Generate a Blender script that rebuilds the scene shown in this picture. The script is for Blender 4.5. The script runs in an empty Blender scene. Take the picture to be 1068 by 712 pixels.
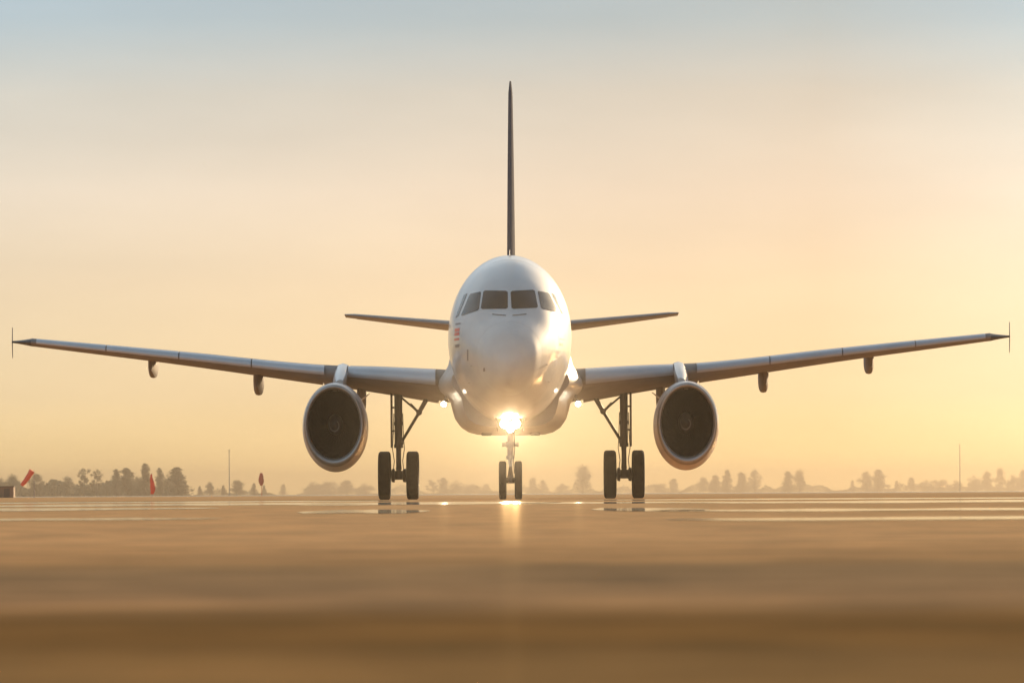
import bpy, bmesh, math, random
from mathutils import Vector, Matrix, noise
R = math.radians
PI = math.pi
random.seed(7)
sc = bpy.context.scene
C = sc.collection

# ------------------------------------------------------------------ camera, sky, sun, exposure
FPX = 5188.0            # focal length in photograph pixels (frame 1068 wide)
HC = 0.18               # camera height above the runway
CAMY = -150.0
HOR = 514.5             # horizon row
ROLL = 0.0055
cam_d = bpy.data.cameras.new('camera')
cam = bpy.data.objects.new('camera', cam_d)
C.objects.link(cam)
cam.location = (0, CAMY, HC)
cam.rotation_euler = (R(90), ROLL, 0)
cam_d.sensor_width = 36.0
cam_d.lens = 36.0 * FPX / 1068
cam_d.shift_y = (HOR - 356) / 1068
cam_d.clip_start = 0.3
cam_d.clip_end = 20000
cam_d.dof.use_dof = True
cam_d.dof.focus_distance = 158
cam_d.dof.aperture_fstop = 7.0
sc.camera = cam

SUN_EL, SUN_AZ = 12.0, 29.0          # azimuth from +Y towards +X
world = bpy.data.worlds.new('World')
sc.world = world
world.use_nodes = True
wn, wl = world.node_tree.nodes, world.node_tree.links
wn.clear()
wo = wn.new('ShaderNodeOutputWorld')
bg = wn.new('ShaderNodeBackground')
sky = wn.new('ShaderNodeTexSky')
sky.sky_type = 'NISHITA'
sky.sun_disc = False
sky.sun_elevation = R(SUN_EL)
sky.sun_rotation = R(SUN_AZ)
sky.altitude = 0
sky.air_density = 1.0
sky.dust_density = 1.0
sky.ozone_density = 1.5
bg.inputs['Strength'].default_value = 0.15
# thin haze layer low in the air tints the sky by elevation
tc = wn.new('ShaderNodeTexCoord')
sx = wn.new('ShaderNodeSeparateXYZ')
wl.new(tc.outputs['Generated'], sx.inputs[0])
ramp = wn.new('ShaderNodeValToRGB')
mr = wn.new('ShaderNodeMapRange')
mr.inputs['From Min'].default_value = 0.0
mr.inputs['From Max'].default_value = 0.5
wl.new(sx.outputs['Z'], mr.inputs['Value'])
wl.new(mr.outputs[0], ramp.inputs[0])
SKY_STOPS = [(0.0, (0.2218, 0.2378, 0.2255)), (0.02, (0.168, 0.1804, 0.1968)), (0.04, (0.1424, 0.1505, 0.188)), (0.084, (0.1435, 0.1376, 0.1665)), (0.12, (0.1477, 0.1385, 0.1691)), (0.16, (0.1307, 0.1278, 0.153)), (0.19, (0.0963, 0.1135, 0.153)), (0.208, (0.0963, 0.1144, 0.1557)), (0.32, (0.2, 0.2, 0.215)), (0.55, (0.42, 0.38, 0.34)), (1.0, (1.0, 0.8, 0.6))]
ramp.color_ramp.elements[0].position = SKY_STOPS[0][0]
ramp.color_ramp.elements[0].color = (*SKY_STOPS[0][1], 1)
ramp.color_ramp.elements[1].position = SKY_STOPS[-1][0]
ramp.color_ramp.elements[1].color = (*SKY_STOPS[-1][1], 1)
for p, c in SKY_STOPS[1:-1]:
    e = ramp.color_ramp.elements.new(p)
    e.color = (*c, 1)
mul = wn.new('ShaderNodeMix')
mul.data_type = 'RGBA'
mul.blend_type = 'MULTIPLY'
mul.inputs[0].default_value = 1.0
wl.new(sky.outputs[0], mul.inputs[6])
wl.new(ramp.outputs[0], mul.inputs[7])
# the haze veil evens out the glow across the view
mrx = wn.new('ShaderNodeMapRange')
mrx.inputs['From Min'].default_value = -0.14
mrx.inputs['From Max'].default_value = 0.14
mrx.inputs['To Min'].default_value = 1.17
mrx.inputs['To Max'].default_value = 0.57
wl.new(sx.outputs['X'], mrx.inputs['Value'])
mulx = wn.new('ShaderNodeVectorMath')
mulx.operation = 'SCALE'
wl.new(mul.outputs[2], mulx.inputs[0])
wl.new(mrx.outputs[0], mulx.inputs['Scale'])
# very faint drifting veils
vm = wn.new('ShaderNodeMapping')
vm.inputs['Scale'].default_value = (14, 14, 60)
vn = wn.new('ShaderNodeTexNoise')
vn.inputs['Scale'].default_value = 1.0
vn.inputs['Detail'].default_value = 5
wl.new(tc.outputs['Generated'], vm.inputs[0])
wl.new(vm.outputs[0], vn.inputs['Vector'])
vr = wn.new('ShaderNodeMapRange')
vr.inputs['From Min'].default_value = 0.3
vr.inputs['From Max'].default_value = 0.7
vr.inputs['To Min'].default_value = 0.955
vr.inputs['To Max'].default_value = 1.045
wl.new(vn.outputs['Fac'], vr.inputs['Value'])
muly = wn.new('ShaderNodeVectorMath')
muly.operation = 'SCALE'
wl.new(mulx.outputs[0], muly.inputs[0])
wl.new(vr.outputs[0], muly.inputs['Scale'])
# paler, milkier air towards the sun side
mrp = wn.new('ShaderNodeMapRange')
mrp.inputs['From Min'].default_value = 0.062
mrp.inputs['From Max'].default_value = 0.11
wl.new(sx.outputs['X'], mrp.inputs['Value'])
mixp = wn.new('ShaderNodeMix')
mixp.data_type = 'RGBA'
mixp.inputs[6].default_value = (1, 1, 1, 1)
mixp.inputs[7].default_value = (1.08, 1.22, 1.36, 1)
wl.new(mrp.outputs[0], mixp.inputs[0])
mulz = wn.new('ShaderNodeVectorMath')
mulz.operation = 'MULTIPLY'
wl.new(muly.outputs[0], mulz.inputs[0])
wl.new(mixp.outputs[2], mulz.inputs[1])
wl.new(mulz.outputs[0], bg.inputs['Color'])
wl.new(bg.outputs[0], wo.inputs['Surface'])

sun_d = bpy.data.lights.new('sun', 'SUN')
sun_d.energy = 2.0
sun_d.angle = R(2.5)   # veiled by haze
sun_d.color = (1.0, 0.72, 0.42)
sun = bpy.data.objects.new('sun', sun_d)
C.objects.link(sun)
sd = Vector((math.sin(R(SUN_AZ)) * math.cos(R(SUN_EL)), math.cos(R(SUN_AZ)) * math.cos(R(SUN_EL)), math.sin(R(SUN_EL))))
sun.rotation_euler = sd.to_track_quat('Z', 'Y').to_euler()
sun.location = (60, 30, 60)

sc.render.engine = 'CYCLES'
sc.view_settings.view_transform = 'Standard'
sc.view_settings.look = 'None'
sc.view_settings.gamma = 1
sc.view_settings.use_curve_mapping = False
sc.view_settings.exposure = 2.0
sc.cycles.use_denoising = True
sc.cycles.volume_bounces = 1
sc.cycles.max_bounces = 8
sc.cycles.use_adaptive_sampling = False

# ------------------------------------------------------------------ helpers
def XZ(px, py, d):
    """photo pixel at distance d from the camera -> world x, z"""
    u, v = px - 534.0, py - HOR
    return ((u - v * ROLL) * d / FPX, HC - (v + u * ROLL) * d / FPX)

def tag(o, label=None, cat=None, group=None, kind=None):
    if label: o['label'] = label
    if cat: o['category'] = cat
    if group: o['group'] = group
    if kind: o['kind'] = kind
    return o

def empty(name, loc=(0, 0, 0), parent=None, rz=0.0):
    o = bpy.data.objects.new(name, None)
    o.location = loc
    o.rotation_euler = (0, 0, rz)
    o.empty_display_size = 0.3
    C.objects.link(o)
    if parent: o.parent = parent
    return o

def obj(name, bm, mat, parent=None, smooth=True, angle=40):
    bmesh.ops.recalc_face_normals(bm, faces=bm.faces[:])
    me = bpy.data.meshes.new(name)
    bm.to_mesh(me)
    bm.free()
    mats = mat if isinstance(mat, (list, tuple)) else [mat]
    for m in mats: me.materials.append(m)
    if smooth:
        me.polygons.foreach_set('use_smooth', [True] * len(me.polygons))
        me.set_sharp_from_angle(angle=R(angle))
    o = bpy.data.objects.new(name, me)
    C.objects.link(o)
    if parent: o.parent = parent
    return o

def loft(bm, rings, closed=True, cap0=True, cap1=True, mi=0):
    vr = [[bm.verts.new(p) for p in r] for r in rings]
    n = len(vr[0])
    for a, b in zip(vr[:-1], vr[1:]):
        for i in range(n if closed else n - 1):
            j = (i + 1) % n
            try:
                f = bm.faces.new((a[i], a[j], b[j], b[i])); f.material_index = mi
            except ValueError: pass
    if closed and cap0 and n > 2:
        f = bm.faces.new(vr[0][::-1]); f.material_index = mi
    if closed and cap1 and n > 2:
        f = bm.faces.new(vr[-1]); f.material_index = mi
    return vr

def tube(bm, p0, p1, r0, r1=None, n=14, mi=0):
    p0, p1 = Vector(p0), Vector(p1)
    r1 = r0 if r1 is None else r1
    d = (p1 - p0).normalized()
    a = d.orthogonal().normalized()
    b = d.cross(a)
    loft(bm, [[p + (a * math.cos(t) + b * math.sin(t)) * r for t in [2 * PI * k / n for k in range(n)]] for p, r in ((p0, r0), (p1, r1))], mi=mi)

def box(bm, c, s, rot=None, bev=0.0, mi=0):
    r = bmesh.ops.create_cube(bm, size=1.0)
    M = Matrix.Translation(c) @ (rot or Matrix.Identity(4)) @ Matrix.Diagonal((s[0], s[1], s[2], 1))
    bmesh.ops.transform(bm, matrix=M, verts=r['verts'])
    fs = set(f for v in r['verts'] for f in v.link_faces)
    for f in fs: f.material_index = mi
    if bev:
        es = set(e for v in r['verts'] for e in v.link_edges)
        bmesh.ops.bevel(bm, geom=list(es), offset=bev, segments=2, affect='EDGES')

def lathe(bm, prof, axis_o, axis, n=40, mi=None, sz=1.0):
    """prof: (distance along axis, radius); axis is a unit vector"""
    ax = Vector(axis).normalized()
    a = ax.orthogonal().normalized()
    b = ax.cross(a)
    rings = []
    for (t, r) in prof:
        rings.append([Vector(axis_o) + ax * t + (a * math.cos(q) + b * math.sin(q)) * max(r, 1e-4) for q in [2 * PI * k / n for k in range(n)]])
    return loft(bm, rings, mi=mi or 0)

def interp(tab, x, col):
    """monotone-ish cubic through table rows (x, c1, c2...)"""
    if x <= tab[0][0]: return tab[0][col]
    if x >= tab[-1][0]: return tab[-1][col]
    for i in range(len(tab) - 1):
        if tab[i][0] <= x <= tab[i + 1][0]: break
    x0, x1 = tab[i][0], tab[i + 1][0]
    y0, y1 = tab[i][col], tab[i + 1][col]
    h = x1 - x0
    s = (y1 - y0) / h
    def slope(k):
        if k <= 0 or k >= len(tab) - 1:
            return (tab[min(k + 1, len(tab) - 1)][col] - tab[max(k - 1, 0)][col]) / (tab[min(k + 1, len(tab) - 1)][0] - tab[max(k - 1, 0)][0])
        a = (tab[k][col] - tab[k - 1][col]) / (tab[k][0] - tab[k - 1][0])
        b = (tab[k + 1][col] - tab[k][col]) / (tab[k + 1][0] - tab[k][0])
        return 0 if a * b <= 0 else 2 * a * b / (a + b)
    m0, m1 = slope(i), slope(i + 1)
    t = (x - x0) / h
    return (2*t**3-3*t**2+1)*y0 + (t**3-2*t**2+t)*h*m0 + (-2*t**3+3*t**2)*y1 + (t**3-t**2)*h*m1

# ------------------------------------------------------------------ materials
def mat(name, base, rough=0.5, metal=0.0, coat=0.0, coat_rough=0.08, noise_amt=0.0, noise_scale=3.0, bump=0.0, bump_scale=20.0, spec=0.5, base2=None, rough2=None):
    m = bpy.data.materials.new(name)
    m.use_nodes = True
    nt = m.node_tree
    b = nt.nodes['Principled BSDF']
    b.inputs['Base Color'].default_value = (*base, 1)
    b.inputs['Roughness'].default_value = rough
    b.inputs['Metallic'].default_value = metal
    b.inputs['Coat Weight'].default_value = coat
    b.inputs['Coat Roughness'].default_value = coat_rough
    b.inputs['Specular IOR Level'].default_value = spec
    if noise_amt or base2 or rough2 is not None:
        tcn = nt.nodes.new('ShaderNodeTexCoord')
        nz = nt.nodes.new('ShaderNodeTexNoise')
        nz.inputs['Scale'].default_value = noise_scale
        nz.inputs['Detail'].default_value = 6
        nz.inputs['Roughness'].default_value = 0.6
        nt.links.new(tcn.outputs['Object'], nz.inputs['Vector'])
        cr = nt.nodes.new('ShaderNodeValToRGB')
        cr.color_ramp.elements[0].position = 0.3
        cr.color_ramp.elements[1].position = 0.7
        b2 = base2 or tuple(c * (1 - noise_amt) for c in base)
        cr.color_ramp.elements[0].color = (*b2, 1)
        cr.color_ramp.elements[1].color = (*base, 1)
        nt.links.new(nz.outputs['Fac'], cr.inputs[0])
        nt.links.new(cr.outputs[0], b.inputs['Base Color'])
        if rough2 is not None:
            rr = nt.nodes.new('ShaderNodeMapRange')
            rr.inputs['From Min'].default_value = 0.3
            rr.inputs['From Max'].default_value = 0.7
            rr.inputs['To Min'].default_value = rough2
            rr.inputs['To Max'].default_value = rough
            nt.links.new(nz.outputs['Fac'], rr.inputs['Value'])
            nt.links.new(rr.outputs[0], b.inputs['Roughness'])
    if bump:
        tcn2 = nt.nodes.new('ShaderNodeTexCoord')
        nz2 = nt.nodes.new('ShaderNodeTexNoise')
        nz2.inputs['Scale'].default_value = bump_scale
        nz2.inputs['Detail'].default_value = 4
        nt.links.new(tcn2.outputs['Object'], nz2.inputs['Vector'])
        bp = nt.nodes.new('ShaderNodeBump')
        bp.inputs['Strength'].default_value = 0.4
        bp.inputs['Distance'].default_value = bump
        nt.links.new(nz2.outputs['Fac'], bp.inputs['Height'])
        nt.links.new(bp.outputs[0], b.inputs['Normal'])
    return m

def emis(name, col, strength):
    m = bpy.data.materials.new(name)
    m.use_nodes = True
    b = m.node_tree.nodes['Principled BSDF']
    b.inputs['Base Color'].default_value = (0.8, 0.8, 0.8, 1)
    b.inputs['Emission Color'].default_value = (*col, 1)
    b.inputs['Emission Strength'].default_value = strength
    return m

M = {}
M['white'] = mat('white_paint', (0.38, 0.375, 0.365), 0.6, spec=.3, coat=0.7, coat_rough=0.12, noise_amt=0.10, noise_scale=1.3)
M['radome'] = mat('radome_paint', (0.39, 0.39, 0.385), 0.6, spec=.3, coat=0.5, coat_rough=0.14, noise_amt=0.10, noise_scale=2.0)
M['belly'] = mat('grey_belly_paint', (0.30, 0.27, 0.25), 0.5, coat=0.08, noise_amt=0.25, noise_scale=1.2)
M['wing'] = mat('wing_paint', (0.19, 0.175, 0.165), 0.7, spec=.2, noise_amt=0.2, noise_scale=1.5)
M['slat'] = mat('slat_metal', (0.36, 0.38, 0.40), 0.45, metal=0.3, noise_amt=0.15, noise_scale=1.0)
M['dark'] = mat('dark_gap', (0.03, 0.028, 0.026), 0.7)
M['seam'] = mat('seam_grey', (0.32, 0.31, 0.30), 0.6)
M['glass'] = mat('cockpit_glass', (0.006, 0.006, 0.006), 0.06, spec=0.2)
M['frame'] = mat('window_frame_grey', (0.10, 0.10, 0.10), 0.4)
M['fin'] = mat('fin_blue_grey_paint', (0.06, 0.065, 0.085), 0.95, spec=.03, noise_amt=0.15)
M['tail'] = mat('tailplane_paint', (0.17, 0.155, 0.145), 0.5, noise_amt=0.15)
M['lip'] = mat('intake_lip_metal', (0.30, 0.28, 0.26), 0.42, metal=0.7, noise_amt=0.15, noise_scale=4)
M['cowl'] = mat('engine_cowl_paint', (0.50, 0.47, 0.45), 0.38, coat=0.3, noise_amt=0.15, noise_scale=2.5)
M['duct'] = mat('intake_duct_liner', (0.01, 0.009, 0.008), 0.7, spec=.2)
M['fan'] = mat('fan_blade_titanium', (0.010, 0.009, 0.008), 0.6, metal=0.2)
M['spin'] = mat('spinner_grey', (0.03, 0.027, 0.025), 0.45)
M['mark'] = mat('spinner_white_mark', (0.12, 0.11, 0.10), 0.5)
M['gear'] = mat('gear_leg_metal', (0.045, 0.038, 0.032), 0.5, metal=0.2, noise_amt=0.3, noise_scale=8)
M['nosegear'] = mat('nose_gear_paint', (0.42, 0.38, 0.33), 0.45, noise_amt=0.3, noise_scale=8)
M['tyre'] = mat('tyre_rubber', (0.011, 0.010, 0.009), 0.85, spec=.2, noise_amt=0.3, noise_scale=10)
M['rim'] = mat('wheel_hub_metal', (0.25, 0.24, 0.23), 0.5, metal=0.4)
M['red'] = mat('red_paint', (0.55, 0.07, 0.05), 0.5)
M['navy'] = mat('dark_marking_paint', (0.08, 0.07, 0.09), 0.5)
M['chrome'] = mat('bare_metal', (0.7, 0.7, 0.68), 0.2, metal=1.0)
M['lamp'] = emis('landing_lamp_lens', (1.0, 0.80, 0.50), 50)
M['rootlamp'] = emis('wing_root_lamp_lens', (1.0, 0.86, 0.62), 6)
M['glint'] = emis('small_marker_lamp_lens', (1.0, 0.85, 0.6), 6)

# ------------------------------------------------------------------ ground and runway
def ground_mat():
    m = bpy.data.materials.new('runway_asphalt')
    m.use_nodes = True
    nt = m.node_tree; N = nt.nodes; L = nt.links
    b = N['Principled BSDF']
    tcn = N.new('ShaderNodeTexCoord')
    def nz(scale, detail=5, rough=0.55, stretch=None):
        n = N.new('ShaderNodeTexNoise')
        n.inputs['Scale'].default_value = scale
        n.inputs['Detail'].default_value = detail
        n.inputs['Roughness'].default_value = rough
        if stretch:
            mp = N.new('ShaderNodeMapping')
            mp.inputs['Scale'].default_value = stretch
            L.new(tcn.outputs['Object'], mp.inputs[0]); L.new(mp.outputs[0], n.inputs['Vector'])
        else:
            L.new(tcn.outputs['Object'], n.inputs['Vector'])
        return n
    def rmp(src, stops):
        r = N.new('ShaderNodeValToRGB')
        r.color_ramp.elements[0].position, r.color_ramp.elements[0].color = stops[0][0], (*stops[0][1], 1)
        r.color_ramp.elements[1].position, r.color_ramp.elements[1].color = stops[-1][0], (*stops[-1][1], 1)
        for p, c in stops[1:-1]:
            e = r.color_ramp.elements.new(p); e.color = (*c, 1)
        L.new(src, r.inputs[0]); return r
    big = nz(1.0, 4, 0.6, (0.05, 0.22, 1))
    fine = nz(3.0, 8, 0.7)
    agg = nz(60.0, 3, 0.7)
    # old and new pavement panels laid across the runway (by distance along it), edges broken up by noise
    sp = N.new('ShaderNodeSeparateXYZ'); L.new(tcn.outputs['Object'], sp.inputs[0])
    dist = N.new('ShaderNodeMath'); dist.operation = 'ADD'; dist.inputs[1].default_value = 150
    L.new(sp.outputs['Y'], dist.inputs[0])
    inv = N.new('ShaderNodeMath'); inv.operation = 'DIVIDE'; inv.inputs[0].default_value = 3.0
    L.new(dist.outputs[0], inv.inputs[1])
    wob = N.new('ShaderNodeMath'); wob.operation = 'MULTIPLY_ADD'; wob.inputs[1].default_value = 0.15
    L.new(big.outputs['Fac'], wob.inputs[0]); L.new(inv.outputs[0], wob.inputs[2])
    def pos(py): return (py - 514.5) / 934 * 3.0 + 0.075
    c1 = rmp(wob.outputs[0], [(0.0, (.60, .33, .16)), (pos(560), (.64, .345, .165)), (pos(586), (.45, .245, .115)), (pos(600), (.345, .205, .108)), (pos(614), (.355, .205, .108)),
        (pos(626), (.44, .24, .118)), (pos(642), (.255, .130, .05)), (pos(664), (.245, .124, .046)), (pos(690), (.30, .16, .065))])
    c2 = rmp(fine.outputs['Fac'], [(0.3, (0.7, 0.7, 0.7)), (0.7, (1.15, 1.12, 1.08))])
    mx = N.new('ShaderNodeMix'); mx.data_type = 'RGBA'; mx.blend_type = 'MULTIPLY'; mx.inputs[0].default_value = 1
    L.new(c1.outputs[0], mx.inputs[6]); L.new(c2.outputs[0], mx.inputs[7])
    mid = nz(1.3, 5, 0.65)
    c3 = rmp(mid.outputs['Fac'], [(0.34, (0.82, 0.82, 0.78)), (0.66, (1.50, 1.36, 1.14))])
    mx2 = N.new('ShaderNodeMix'); mx2.data_type = 'RGBA'; mx2.blend_type = 'MULTIPLY'; mx2.inputs[0].default_value = 1
    L.new(mx.outputs[2], mx2.inputs[6]); L.new(c3.outputs[0], mx2.inputs[7])
    bp = N.new('ShaderNodeBump'); bp.inputs['Strength'].default_value = 0.5; bp.inputs['Distance'].default_value = 0.004
    L.new(agg.outputs['Fac'], bp.inputs['Height'])
    N.remove(b)
    df = N.new('ShaderNodeBsdfDiffuse'); df.inputs['Roughness'].default_value = 0.6
    L.new(mx2.outputs[2], df.inputs['Color']); L.new(bp.outputs[0], df.inputs['Normal'])
    gl = N.new('ShaderNodeBsdfGlossy'); gl.inputs['Roughness'].default_value = 0.22
    gl.inputs['Color'].default_value = (0.9, 0.68, 0.42, 1)
    gf = N.new('ShaderNodeMapRange')      # traffic-polished patches shine a little more
    gf.inputs['From Min'].default_value = 0.35; gf.inputs['From Max'].default_value = 0.65
    gf.inputs['To Min'].default_value = 0.025; gf.inputs['To Max'].default_value = 0.050
    L.new(big.outputs['Fac'], gf.inputs['Value'])
    ms = N.new('ShaderNodeMixShader')
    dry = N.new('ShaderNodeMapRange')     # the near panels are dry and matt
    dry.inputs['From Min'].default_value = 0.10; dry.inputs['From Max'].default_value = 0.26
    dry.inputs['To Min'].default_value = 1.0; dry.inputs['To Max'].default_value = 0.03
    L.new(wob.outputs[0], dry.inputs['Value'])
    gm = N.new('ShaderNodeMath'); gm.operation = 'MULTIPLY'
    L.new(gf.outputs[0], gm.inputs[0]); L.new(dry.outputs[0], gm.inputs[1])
    L.new(gm.outputs[0], ms.inputs[0]); L.new(df.outputs[0], ms.inputs[1]); L.new(gl.outputs[0], ms.inputs[2])
    L.new(ms.outputs[0], N['Material Output'].inputs['Surface'])
    return m

def sheet(name, x0, x1, y0, y1, z, m, nx=1, ny=1):
    bm = bmesh.new()
    vs = [[bm.verts.new((x0 + (x1 - x0) * i / nx, y0 + (y1 - y0) * j / ny, z)) for i in range(nx + 1)] for j in range(ny + 1)]
    for j in range(ny):
        for i in range(nx):
            bm.faces.new((vs[j][i], vs[j][i + 1], vs[j + 1][i + 1], vs[j + 1][i]))
    return tag(obj(name, bm, m, smooth=False), kind='structure')

M['field'] = mat('dry_grass_field', (0.17, 0.13, 0.07), 0.9, base2=(0.10, 0.09, 0.05), noise_scale=0.05, noise_amt=0.2)
sheet('ground', -6000, 6000, -600, 9000, -0.008, M['field'])
sheet('runway', -700, 700, -400, 630, 0.0, ground_mat())

# smooth strips added to imitate heat mirage, mirroring the sky in thin bands
def mirage_sheet(x0, x1, d0, d1, seed):
    """ragged sheet lying between the two distances from the camera"""
    bm = bmesh.new()
    n = 90
    lo, hi = [], []
    for i in range(n + 1):
        t = i / n
        x = x0 + (x1 - x0) * t
        env = min(1, 6 * t, 6 * (1 - t)) ** 0.5 if 0 < t < 1 else 0.0
        a = noise.noise(Vector((t * 7, seed, 0))); b = noise.noise(Vector((t * 9, seed, 5)))
        mid = (d0 + d1) / 2 + (d1 - d0) * 0.35 * noise.noise(Vector((t * 3, seed, 9)))
        w = (d1 - d0) / 2 * env
        lo.append(bm.verts.new((x, CAMY + mid - w * (1 + 0.5 * a), 0.004)))
        hi.append(bm.verts.new((x, CAMY + mid + w * (1 + 0.5 * b), 0.004)))
    for i in range(n):
        try: bm.faces.new((lo[i], lo[i + 1], hi[i + 1], hi[i]))
        except ValueError: pass
    bmesh.ops.remove_doubles(bm, verts=bm.verts[:], dist=1e-4)
    return tag(obj('mirage_strip', bm, M['mirage_mirror'], smooth=False), kind='structure')
M['mirage_mirror'] = mat('mirage_strip', (0.05, 0.045, 0.035), 0.05, spec=0.6)  # mirror finish of the added mirage strips; no water lies here
# (x range at that distance, distances)
for args in [(1.0, 7.0, 31.5, 34.5, 1.0), (1.2, 8.5, 46, 52, 2.0), (0.0, 12.0, 80, 98, 3.0), (-13, -4, 62, 74, 4.0),
             (-10, 1, 84, 112, 5.0), (-25, -3, 120, 146, 6.0), (2, 22, 116, 140, 7.0), (-7.2, -2.2, 36.5, 39.5, 8.0), (-2.2, -.86, 47, 57, 10.0), (.86, 2.1, 49, 58, 11.0)]:
    mirage_sheet(*args)

# ------------------------------------------------------------------ airliner
S = 1.28
ZC = 5.07
plane = tag(empty('airliner', (-0.055, 0, 0), rz=-0.0022),
            'white twin engine passenger jet facing the camera on the runway with its landing lights on', 'airplane')

# fuselage shape: y, top, bottom, half width, height of the widest line (real metres about the axis)
NT = [(0, -.75, -.75, 0, -.75), (.05, -.50, -.96, .27, -.72), (.2, -.25, -1.15, .52, -.68), (.5, -.01, -1.33, .77, -.6),
      (1.0, .24, -1.49, .98, -.5), (1.6, .50, -1.62, 1.2, -.4), (2.5, 1.02, -1.78, 1.46, -.25), (3.5, 1.48, -1.92, 1.67, -.12),
      (5.0, 1.88, -2.03, 1.86, 0), (7.0, 2.05, -2.07, 1.95, 0), (8.5, 2.07, -2.07, 1.965, 0), (24, 2.07, -2.07, 1.965, 0),
      (28, 2.06, -1.65, 1.8, .1), (32, 1.95, -.7, 1.3, .5), (35.5, 1.75, .35, .65, .9), (37.5, 1.5, .95, .22, 1.2)]
NTs = [(math.sqrt(r[0]),) + r[1:] for r in NT]
def fus(y):
    t = math.sqrt(max(y, 0))
    top, bot, w, zm = (interp(NTs, t, k) for k in (1, 2, 3, 4))
    return ZC + S * top, ZC + S * bot, w, ZC + S * zm
def ysurf(x, z):
    lo, hi = 0.0, 8.5
    def g(y):
        top, bot, w, zm = fus(y)
        h = (top - zm) if z > zm else (zm - bot)
        if w < 1e-5 or h < 1e-5: return 1
        return (x / w) ** 2 + ((z - zm) / h) ** 2 - 1
    if g(hi) > 0: return None
    for _ in range(40):
        m_ = (lo + hi) / 2
        if g(m_) > 0: lo = m_
        else: hi = m_
    return (lo + hi) / 2
def fring(y, n=72, off=0.0):
    top, bot, w, zm = fus(y)
    r = []
    for k in range(n):
        q = 2 * PI * k / n
        s_, c_ = math.sin(q), math.cos(q)
        h = (top - zm) if c_ > 0 else (zm - bot)
        r.append(Vector((s_ * (w + off), y, zm + c_ * (h + off * S))))
    return r
RJ = 1.02     # radome joint
ys = [RJ + 0.012 + (7 - RJ) * (i / 30) ** 1.1 for i in range(31)] + [8.5 + i * 1.2 for i in range(14)] + [25.0 + 0.6 * i for i in range(21)] + [37.5]
bm = bmesh.new()
loft(bm, [fring(y) for y in ys])
fuselage = obj('fuselage', bm, M['white'], plane, angle=60)
bm = bmesh.new()
loft(bm, [fring(RJ * (i / 20) ** 2 + 1e-5) for i in range(21)])
radome = obj('radome', bm, M['radome'], plane, angle=60)
bm = bmesh.new()
loft(bm, [fring(RJ - 0.004, off=-0.006), fring(RJ - 0.004, off=0.001), fring(RJ + 0.016, off=0.001), fring(RJ + 0.016, off=-0.006)], cap0=False, cap1=False)
obj('radome_seam', bm, M['seam'], radome)

for yy in (2.75, 4.9, 7.6):
    bm = bmesh.new()
    loft(bm, [fring(yy - .004, off=-0.006), fring(yy - .004, off=0.0012), fring(yy + .008, off=0.0012), fring(yy + .008, off=-0.006)], cap0=False, cap1=False)
    obj('panel_seam', bm, M['seam'], fuselage)

def patch(name, quad, m, parent, off, n=15, shrink=0.0, pd=152.3, thick=0.01):
    """surface patch; quad = four photo pixels, clockwise from upper left"""
    cs = []
    for (px, py) in quad:
        x, z = XZ(px, py, pd)
        cs.append(Vector((x + 0.055, z)))
    cen = sum(cs, Vector((0, 0))) / 4
    cs = [c + (c - cen).normalized() * -shrink for c in cs]
    bm = bmesh.new()
    G = []
    for j in range(n + 1):
        row = []
        for i in range(n + 1):
            s_, t_ = i / n, j / n
            # soften the corners
            p = cs[0] * (1-s_)*(1-t_) + cs[1] * s_*(1-t_) + cs[2] * s_*t_ + cs[3] * (1-s_)*t_
            y = ysurf(p.x, p.y)
            if y is None: y = 6.5
            e = 0.02
            ya, yb = ysurf(p.x + e, p.y), ysurf(p.x - e, p.y)
            yc, yd = ysurf(p.x, p.y + e), ysurf(p.x, p.y - e)
            nx = ((ya or y) - (yb or y)) / (2 * e); nzv = ((yc or y) - (yd or y)) / (2 * e)
            nn = Vector((nx, -1, nzv)).normalized()
            q = Vector((p.x, y, p.y))
            row.append((q, nn))
        G.append(row)
    top = [[bm.verts.new(q + nn * off) for q, nn in r] for r in G]
    bot = [[bm.verts.new(q + nn * (off - thick)) for q, nn in r] for r in G]
    for j in range(n):
        for i in range(n):
            if (i, j) in ((0, 0), (0, n-1), (n-1, 0), (n-1, n-1)) and n > 4:
                corner = {(0, 0): (top[0][1], top[1][1], top[1][0]), (n-1, 0): (top[0][n-1], top[1][n], top[1][n-1]),
                          (0, n-1): (top[n-1][0], top[n-1][1], top[n][1]), (n-1, n-1): (top[n-1][n-1], top[n-1][n], top[n][n-1])}[(i, j)]
                bm.faces.new(corner)
                continue
            bm.faces.new((top[j][i], top[j][i+1], top[j+1][i+1], top[j+1][i]))
    for v in [v for v in bm.verts if not v.link_faces]: bm.verts.remove(v)
    return obj(name, bm, m, parent, angle=80)

panes = {'lf': [(504.2, 302.2), (529.2, 303.2), (529.4, 322.6), (501.3, 322.4)],
         'rf': [(532.4, 303.4), (557.2, 301.4), (560.8, 321.0), (533.6, 322.8)],
         'ls': [(489.5, 305.0), (501.4, 303.2), (499.2, 323.2), (480.0, 328.6)],
         'rs': [(560.6, 302.4), (572.5, 304.0), (583.0, 325.0), (564.4, 321.4)]}
for k, q in panes.items():
    fr = patch('cockpit_window', q, M['frame'], fuselage, 0.004, shrink=-0.010)
    patch('pane', q, M['glass'], fr, 0.010)
# aft side panes: narrow slivers from the front
for q in ([(483.5, 307.0), (487.2, 305.6), (478.0, 328.8), (474.6, 331.0)], [(574.8, 305.0), (578.4, 306.6), (587.6, 328.0), (584.8, 326.6)]):
    fr = patch('cockpit_window', q, M['frame'], fuselage, 0.004, shrink=-0.02, pd=153.5)
    patch('pane', q, M['glass'], fr, 0.010, pd=153.5)
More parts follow.
